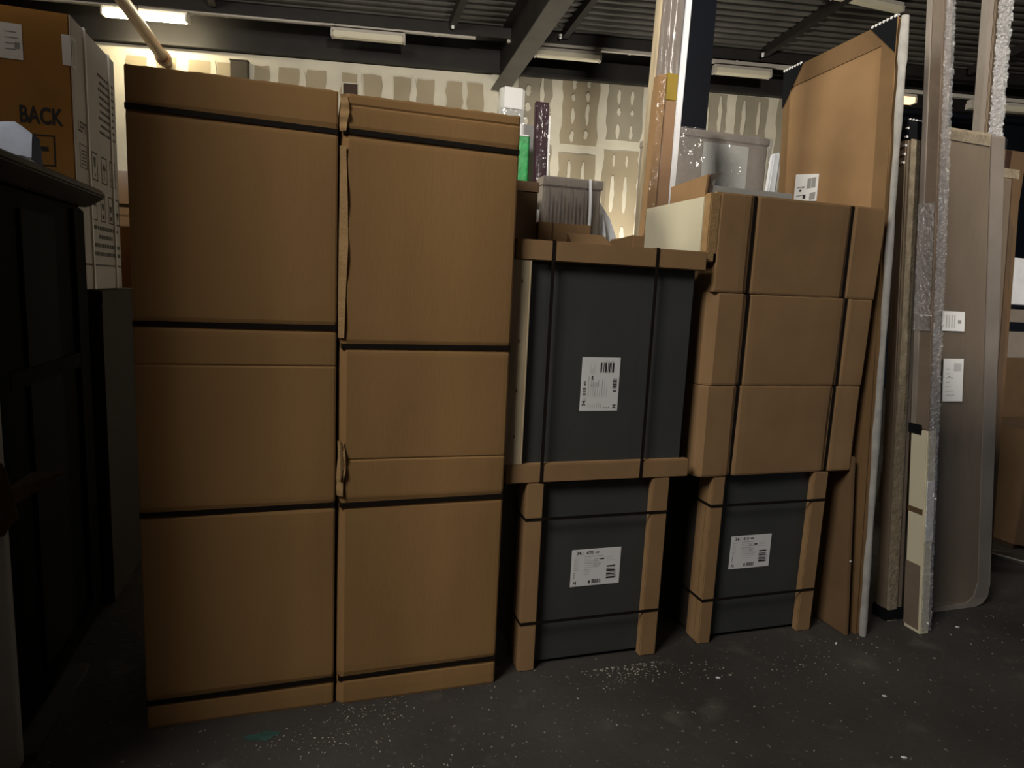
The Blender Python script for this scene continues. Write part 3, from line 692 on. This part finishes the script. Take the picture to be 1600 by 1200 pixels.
bx('white_fold', FOAM, .985, 1.012, 2.975, 2.985, 1.5, 1.93, t, .002)
p = MB(); p.grid(lambda u, v: (1.30+.085*u*(1-.62*v)+.012*math.sin(5*v), 2.92+.03*math.sin(7*u+4*v)+.05*v, 1.70+.30*v), 6, 14)
t = thing('foam_sheet', 'crumpled white foam sheet at right of the ribbed panel', 'foam sheet', (1.34, 2.95, 0))
MB().poly([(1.322, 2.98, 0), (1.41, 2.98, 0), (1.43, 3.0, 1.83), (1.40, 3.02, 1.92), (1.326, 3.03, 2.02)], (0, .02, 0)).build('sheet_body', FOAM, t)
MB().grid(lambda u, v: (1.332+.07*u*(1-.7*v)+.006*math.sin(9*v), 2.972-.012*math.sin(8*u+9*v)+.04*v, 1.60+.34*v), 6, 14).build('fold', FOAM, t, smooth=True)
t = thing('green_panel', 'green board edge showing right of the tall cartons', 'panel', (1.08, 3.6, 0))
bx('board', GREEN, 1.02, 1.147, 3.60, 3.64, 0, 2.402, t, .004); bx('trim', WHITE, 1.018, 1.149, 3.598, 3.642, 2.40, 2.408, t, .001)
t = thing('white_board', 'white board standing between the green and maroon boards', 'panel', (1.2, 3.7, 0))
bx('board', WHITE, 1.10, 1.222, 3.70, 3.74, 0, 2.49, t, .004); bx('edge_trim', LABEL, 1.216, 1.224, 3.696, 3.742, 0, 2.492, t, .002)
t = thing('maroon_panel', 'tall maroon film-wrapped board standing behind the lying crate', 'panel', (1.19, 3.5, 0))
MB().hexa(lean_box(1.160, 1.236, 3.46, .03, 2.566, .04, -.02)).build('board', WRAPM, t, .004); MB().hexa(lean_box(1.237, 1.247, 3.458, .034, 2.50, .04, -.02)).build('white_edge', LABEL, t, .002)
rr = random.Random(71)
MB().grid(lambda u, v: (1.160+.080*u-.02*v, 3.452+.04*v-.006*abs(math.sin(6*u+19*v))-rr.uniform(0, .003), 1.6+.95*v), 8, 40).build('plastic_film', FILML, t)
t = thing('wrapped_white_panel', 'white film-wrapped panel rising above the right tall carton', 'panel', (1.22, 4.2, 0))
bx('board', PLAST, 1.13, 1.29, 4.20, 4.25, 0, 2.825, t, .004); bx('top_sheet', WHITE, 1.15, 1.272, 4.19, 4.20, 2.70, 2.83, t, .002)
MB().grid(lambda u, v: (1.12+.17*u, 4.185-.010*abs(math.sin(11*u+8*v)), 2.2+.50*v), 8, 12).build('plastic_film', FILM, t)

# tall posts
def taper(mb, xa0, xa1, xb0, xb1, y0, y1, z0, z1):
    return mb.hexa([(xa0, y0, z0), (xa1, y0, z0), (xa1, y1, z0), (xa0, y1, z0), (xb0, y0, z1), (xb1, y0, z1), (xb1, y1, z1), (xb0, y1, z1)])
t = thing('tall_plank', 'tall film-wrapped brown plank with white edge, in front of the navy column', 'plank', (1.76, 3.3, 0))
taper(MB(), 1.68, 1.83, 1.752, 1.882, 3.30, 3.35, 0, 3.25).build('board', WRAPG, t, .003)
taper(MB(), 1.835, 1.88, 1.886, 1.922, 3.295, 3.36, 0, 3.25).build('white_edge', FOAM, t, .003)
taper(MB(), 1.664, 1.678, 1.738, 1.750, 3.295, 3.35, 0, 3.25).build('raw_edge', WOOD, t, .002)
MB().grid(lambda u, v: (1.683+.147*u+(.072-.017*u)*v, 3.292-.004*abs(math.sin(13*u+3*v)), .3+2.9*v), 24, 40).build('plastic_film', FILMS, t)
t = thing('wrapped_post', 'brown cardboard post with yellowed top, before the tall plank', 'post', (1.69, 3.1, 0))
taper(MB(), 1.590, 1.672, 1.655, 1.698, 3.10, 3.16, 0, 2.66).build('left_face', CARD2, t, .003)
taper(MB(), 1.674, 1.765, 1.700, 1.762, 3.098, 3.16, 0, 2.54).build('body', CARDR, t, .003)
taper(MB(), 1.699, 1.762, 1.700, 1.762, 3.098, 3.16, 2.542, 2.672).build('yellowed_top', CARDY, t, .003)
MB().grid(lambda u, v: (1.59+.082*u+(.065-.039*u)*v, 3.094-.004*abs(math.sin(30*v+8*u)), .4+2.25*v), 6, 60).build('plastic_film', FILML, t)
# wrapped grey box and others on the far side of the box stack
t = thing('wrapped_cabinet', 'film-wrapped grey cabinet standing behind the box stack', 'cabinet', (2.65, 4.2, 0))
bx('body', WRAPG, 2.285, 3.02, 4.0, 4.5, 0, 2.64, t, .01); bx('top_edge', WRAPG, 2.28, 3.025, 3.99, 4.5, 2.62, 2.672, t, .006)
bx('inset_panel', PLAST, 2.50, 2.86, 3.992, 4.0, 2.0, 2.60, t, .003)
rr = random.Random(81)
MB().grid(lambda u, v: (2.275+.755*u, 3.982-.014*abs(math.sin(7*u+3*v))*abs(math.sin(5*v+2*u))-rr.uniform(0, .002), 1.9+.775*v), 40, 30).build('plastic_film', FILM, t)
MB().grid(lambda u, v: (3.0+.03*u, 3.975-.012*abs(math.sin(14*v)), 1.9+.76*v), 3, 30).build('film_fold', FILMC, t)
t = thing('open_box', 'opened box with brown side and pale grey front on the box stack', 'box', (1.95, 2.7, 1.98))
p = MB(); p.hexa([(1.622, 2.545, 1.986), (1.634, 2.545, 1.986), (1.634, 2.84, 1.986), (1.622, 2.84, 1.986), (1.622, 2.535, 2.085), (1.634, 2.535, 2.085), (1.634, 2.84, 2.070), (1.622, 2.84, 2.070)]); p.build('brown_side', CARD2, t, .002)
bx('grey_front', PLAST, 1.665, 2.09, 2.56, 2.572, 1.986, 2.045, t, .002); bx('base', PLAST, 1.634, 2.09, 2.572, 2.84, 1.985, 1.992, t, 0); bx('back_wall', PLAST, 1.64, 2.09, 2.83, 2.84, 1.992, 2.05, t, .002)
MB().poly([(1.634, 2.55, 1.99), (1.665, 2.556, 1.99), (1.662, 2.556, 2.06), (1.70, 2.548, 2.100), (1.64, 2.545, 2.088)], (0, .006, 0)).build('torn_flap', WRAPG, t)
t = thing('foam_strip', 'white foam strip leaning right of the wrapped cabinet', 'foam strip', (2.6, 3.4, 0))
MB().hexa([(2.44, 3.4, 0), (2.53, 3.4, 0), (2.53, 3.44, 0), (2.44, 3.44, 0), (2.612, 3.4, 2.425), (2.662, 3.4, 2.440), (2.662, 3.44, 2.440), (2.612, 3.44, 2.425)]).build('strip_body', FOAM, t, .008)
MB().hexa([(2.531, 3.402, 0), (2.545, 3.402, 0), (2.545, 3.43, 0), (2.531, 3.43, 0), (2.664, 3.402, 2.43), (2.672, 3.402, 2.43), (2.672, 3.43, 2.43), (2.664, 3.43, 2.43)]).build('blue_backing', PLAST, t)

# ------------------------------------------------------------------ left side
t = thing('printed_carton', 'large carton marked BACK and LEFT with white printed side, behind the dark cabinet', 'carton', (-1.4, 3.5, 1.46))
bx('body', CARDO, -2.05, -.975, 3.262, 3.874, 1.462, 2.582, t, .004)
sd = bx('printed_side', WHITEP, -.974, -.970, 3.262, 3.874, 1.463, 2.580, t, .001)
p = MB(); text_mb(p, 'LEFT', .062, right(3.30, 2.135, -.9695), 0, .025, .82)
def rq(y0, y1, z0, z1): p.box(-.9697, -.9692, y0, y1, z0, z1)
def frame(y0, y1, z0, z1, w=.006): rq(y0, y1, z0, z0+w); rq(y0, y1, z1-w, z1); rq(y0, y0+w, z0, z1); rq(y1-w, y1, z0, z1)
def rpoly(pts): p.poly([(-.9692, a, b) for a, b in pts], (-.0004, 0, 0))
frame(3.31, 3.40, 1.985, 2.085, .004)
for k in range(5): rq(3.33, 3.385, 2.0+k*.014, 2.005+k*.014)
frame(3.465, 3.545, 1.955, 2.080); rpoly([(3.49, 2.06), (3.52, 2.06), (3.515, 2.02), (3.507, 2.01), (3.507, 1.985), (3.518, 1.978), (3.492, 1.978), (3.503, 1.985), (3.503, 2.01), (3.495, 2.02)])
frame(3.60, 3.685, 1.955, 2.080); rpoly([(3.615, 2.02), (3.643, 2.055), (3.671, 2.02)]); rq(3.640, 3.646, 1.975, 2.02)
frame(3.735, 3.82, 1.955, 2.080); rpoly([(3.755, 2.0), (3.80, 2.0), (3.80, 1.985), (3.755, 1.985)])
for y0 in (3.44, 3.565, 3.69, 3.80): frame(y0, y0+.07, 1.775, 1.905)
for y0 in (3.565, 3.69):
    rpoly([(y0+.015, 1.86), (y0+.055, 1.86), (y0+.045, 1.83), (y0+.025, 1.83)]); rq(y0+.02, y0+.05, 1.79, 1.81)
rpoly([(3.45, 1.84), (3.50, 1.84), (3.475, 1.87)]); rpoly([(3.81, 1.84), (3.86, 1.84), (3.835, 1.80)])
rr = random.Random(91)
for z, a, b in ((1.735, 3.42, 3.84), (1.695, 3.52, 3.74), (1.655, 3.42, 3.86), (1.615, 3.42, 3.86)):
    y = a
    while y < b: w = rr.uniform(.014, .04); rq(y, min(y+w, b), z, z+.018); y += w+.008
rq(3.28, 3.87, 1.568, 1.576)
for k in range(9):
    z = 2.44-k*.032
    y = 3.60 + .02*(k % 2)
    while y < 3.83: w = rr.uniform(.012, .03); rq(y, min(y+w, 3.84), z, z+.012); y += w+.007
p.build('print', INK, sd)
p = MB(); text_mb(p, 'BACK', .092, front(-1.168, 2.139, 3.2605), 0, .03, .645)
def fq(x0, x1, z0, z1): p.box(x0, x1, 3.2600, 3.2606, z0, z1)
for a in ((-1.130, -1.045, 2.09, 2.095), (-1.130, -1.125, 1.97, 2.095), (-1.050, -1.045, 1.97, 2.095), (-1.130, -1.045, 1.97, 1.975)): fq(*a)
fq(-1.108, -1.070, 2.03, 2.048)
p.build('print', INK, t)
lab = bx('label', LABEL, -1.34, -1.140, 3.2590, 3.2615, 2.378, 2.515, t, .0003)
p = MB()
for k in range(4): fq(-1.20, -1.165+rr.uniform(0, .01), 2.48-k*.022, 2.484-k*.022)
p.v = [(a, b-.0016, c) for a, b, c in p.v]; p.box(-1.168, -1.150, 3.2582, 3.2588, 2.42, 2.444); p.build('print', INKG, lab)
lab = MB().box(-1.002, -.968, 3.2595, 3.2615, 2.380, 2.500).box(-.9695, -.968, 3.2595, 3.315, 2.380, 2.500).build('label', LABEL, t)
p = MB()
for k in range(12): p.box(-.9678, -.9672, 3.27, 3.305, 2.392+k*.008, 2.395+k*.008)
p.build('print', INKG, lab)
for Y in (3.425, 3.775): vring_pts = MB().box(-.9692, -.9640, Y-.008, Y+.008, 1.462, 2.584).box(-2.052, -.9672, Y-.006, Y+.006, 2.583, 2.585); vring_pts.build('strap', STRAPW, t)
BASEC = mat('blackish_brown_card', (.030, .019, .011), .85, .12, 6)
t = thing('base_carton', 'dark brown carton under the BACK carton, beside the tall carton', 'carton', (-1.4, 3.6, 0))
bx('body', BASEC, -2.0, -.90, 3.262, 3.98, 0, 1.46, t, .006); bx('tape', BROWNW, -1.5, -1.42, 3.259, 3.262, .02, 1.45, t, 0); bx('lid_rim', BASEC, -2.004, -.896, 3.258, 3.984, 1.40, 1.461, t, .003)
t = thing('white_carton', 'white carton with a black stripe glimpsed behind the BACK carton', 'carton', (-1.3, 4.7, 0))
bx('body', WHITEP, -1.9, -.80, 4.4, 5.0, 1.81, 2.128, t, .005); bx('stripe', INK, -1.9, -.799, 4.397, 4.4, 1.92, 1.94, t, 0); bx('stripe', INKG, -1.9, -.799, 4.397, 4.4, 1.868, 1.878, t, 0)
bx('lower_box', CARDD, -1.9, -.79, 4.38, 5.0, 0, 1.808, t, .005)
# dark cabinet
t = thing('dark_cabinet', 'dark wooden cabinet with overhanging top at the left rim', 'cabinet', (-1.3, 2.7, 0))
bx('body', BLACKW, -1.75, -.94, 2.25, 3.20, 0, 1.80, t, .004)
MB().poly([(-.88, 2.20, 1.842), (-.86, 2.20, 1.856), (-.868, 2.20, 1.878), (-.89, 2.20, 1.892), (-1.85, 2.20, 1.892), (-1.85, 2.20, 1.81), (-.93, 2.20, 1.81)], (0, 1.045, 0)).build('top', BROWNW, t, .006)
for y0, y1 in ((2.28, 2.40), (3.05, 3.17)): bx('stile', BLACKW, -.94, -.925, y0, y1, .02, 1.79, t, .003)
bx('raised_panel', mat('dull_black', (.009, .0085, .009), .8, spec=.05), -.94, -.930, 2.56, 2.86, .10, 1.74, t, .003)
bx('rail', BLACKW, -.94, -.925, 2.40, 3.05, 1.15, 1.21, t, .003); bx('rail', BLACKW, -.94, -.925, 2.40, 3.05, .02, .10, t, .003)
t = thing('foam_lump', 'folded white foam sheet lying on top of the dark cabinet', 'foam sheet', (-1.2, 2.75, 1.893))
rr = random.Random(17)
def lump(u, v):
    x = -1.75+.785*u; y = 2.78+.36*v*(1-.72*u)
    h = .150*min(1, 6*u, 4*(1-u)+.72)*min(1, 5*v+.2, 5*(1-v)+.2)+.012*math.sin(11*x+7*y)+.010*math.sin(23*x-5*y)
    return (x, y, 1.893+max(.004, h))
FOAMB = mat('foam_daylight_tint', (.66, .75, .95), .6, .06, 9, .2, 30)  # white foam; the blue of daylight is put into its base colour
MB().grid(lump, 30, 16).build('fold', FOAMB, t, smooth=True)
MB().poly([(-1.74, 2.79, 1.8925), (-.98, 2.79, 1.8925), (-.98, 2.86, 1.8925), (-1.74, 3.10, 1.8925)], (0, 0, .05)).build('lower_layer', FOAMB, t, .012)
# added racks out of view that shade the left carton and the fronts
t = thing('added_shade_rack', 'added rack left of the dark cabinet, out of view, shading the left carton', 'rack', (-1.8, 1.8, 0))
for x in (-2.62, -1.06):
    for y in (1.52, 2.04): bx('post', STEEL, x, x+.06, y, y+.06, 0, 3.95, t, .004)
for z in (.1, 1.3, 2.5): bx('shelf', STEEL, -2.62, -1.00, 1.52, 2.10, z, z+.05, t, .003)
for x0, x1, z0, z1 in ((-2.55, -1.07, .15, 1.25), (-2.55, -1.07, 1.35, 2.45), (-1.30, -1.07, 2.55, 3.9), (-2.55, -2.12, 2.55, 3.9), (-2.11, -1.31, 3.38, 3.9)): bx('load', CARDD, x0, x1, 1.56, 2.06, z0, z1, t, .01)  # loads leave a gap that lets lamp light reach the foam
bx('shelf', STEEL, -2.12, -1.30, 1.53, 2.09, 3.35, 3.38, t, .003)
for x0, x1, h in ((-2.6, .90, 3.98), (.94, 2.12, 3.66), (2.18, 6.0, 3.10)):  # added unseen runs, heights set to block the rear lamp
    t = thing('added_shade_rack', 'added light-blocking rack behind the camera, ' + ('tallest run' if x0 < 0 else 'middle run' if x0 < 1 else 'lower run'), 'rack', ((x0+x1)/2, -1.6, 0))
    n = 3
    for k in range(n+1):
        x = x0+(x1-x0-.06)*k/n
        for y in (-2.3, -1.5): bx('post', STEEL, x, x+.06, y, y+.06, 0, h, t, .004)
    for z in (.1, h/2): bx('shelf', STEEL, x0, x1, -2.3, -1.44, z, z+.05, t, .003); bx('load', CARDD, x0+.07, x1-.07, -2.24, -1.51, z+.05, z+h/2-.12, t, .01)
# white upright with torn wrap and a floor rail
t = thing('white_upright', 'white upright frame with torn cardboard wrap at the left rim', 'frame', (-.92, 2.18, 0))
bx('upright', WHITE, -1.00, -.876, 2.165, 2.20, 0, 1.30, t, .004)
bx('floor_rail', STEELL, -.915, -.845, 2.20, 2.72, 0, .022, t, .003)
rr = random.Random(23)
MB().poly([(-1.01, 2.150, .985), (-.866, 2.150, .985), (-.850, 2.140, .95), (-.835, 2.135, .875), (-.828, 2.135, .82), (-.855, 2.14, .79), (-.87, 2.146, .765), (-1.01, 2.150, .76)], (0, .012, 0)).build('torn_wrap', CARDD, t, .003)
MB().hexa([(-.868, 2.15, .85), (-.835, 2.14, .86), (-.77, 2.36, .895), (-.868, 2.36, .885), (-.868, 2.15, .90), (-.84, 2.14, .91), (-.775, 2.36, .90), (-.868, 2.36, .90)]).build('bent_flap', CARDD, t, .002)

# ------------------------------------------------------------------ debris on the floor
rr = random.Random(5); p = MB()
def chip(x, y, s, z=.0):
    n = rr.choice((4, 5, 6)); a0 = rr.uniform(0, 6); st_ = rr.uniform(.35, 1); rot = rr.uniform(0, 3.14)
    pts = []
    for i in range(n):
        a = a0+6.283*i/n; r_ = s*rr.uniform(.5, 1.1); u, v = r_*math.cos(a), r_*st_*math.sin(a)
        pts.append((x+u*math.cos(rot)-v*math.sin(rot), y+u*math.sin(rot)+v*math.cos(rot), .0005))
    p.poly(pts, (rr.uniform(-.2, .2)*s, rr.uniform(-.2, .2)*s, s*rr.uniform(.2, .6)))
for cx, cy, sx, sy, n, smx in ((.16, 2.215, .09, .025, 60, .005), (.08, 2.10, .13, .05, 150, .005), (1.27, 2.225, .09, .04, 160, .006), (1.18, 2.255, .04, .012, 16, .008), (1.55, 2.15, .06, .03, 30, .005), (.45, 1.90, .15, .05, 40, .005), (2.05, 2.08, .16, .05, 60, .005), (1.8, 1.8, 1.0, .28, 110, .006), (.75, 2.05, .5, .12, 90, .004), (3.2, 2.1, .5, .14, 50, .007), (1.6, 2.22, .9, .06, 60, .005)):
    for _ in range(n): chip(cx+rr.gauss(0, sx), min(cy+rr.gauss(0, sy), 2.262), smx*rr.uniform(.35, 1)**1.5)
o = p.build('debris', mat('pale_debris', (.34, .31, .26), .9), origin=(0, 0, 0)); tag(o, 'pale chips and dust scattered on the dark concrete floor', 'debris'); o['kind'] = 'stuff'
for x, y, a, l, lb in ((2.313, 2.215, .9, .009, 'white chip on the floor before the cardboard sheet'), (1.60, 2.10, -.6, .009, 'white chip on the floor before the right crate'), (2.20, 1.84, -.5, .009, 'white chip on the open floor under the huge panel'), (1.97, 1.54, -.6, .010, 'white chip nearest the bottom of the picture'), (3.05, 2.21, -.4, .010, 'white sliver on the floor before the wide wrapped panel')):
    c = MB(); dx, dy = math.cos(a), math.sin(a)
    c.poly([(x-dx*l, y-dy*l, .0005), (x+dy*.004, y-dx*.004, .0005), (x+dx*l, y+dy*l, .0005), (x-dy*.005, y+dx*.004, .0005)], (.001, 0, .004))
    tag(c.build('paper_chip', LABEL, origin=(x, y, 0)), lb, 'chip', 'white chips on the floor')
pts = [(-.168+.055*math.cos(a)*(1+.25*math.sin(3*a)), 2.150+.022*math.sin(a)*(1+.3*math.cos(5*a)), .0006) for a in [i*6.283/18 for i in range(18)]]
o = MB().poly(pts, (0, 0, .0008)).build('paint_spill', mat('teal_paint', (.035, .085, .075), .6, .3, 30), origin=(-.168, 2.15, 0)); tag(o, 'small dried teal paint spill before the left tall carton', 'stain')
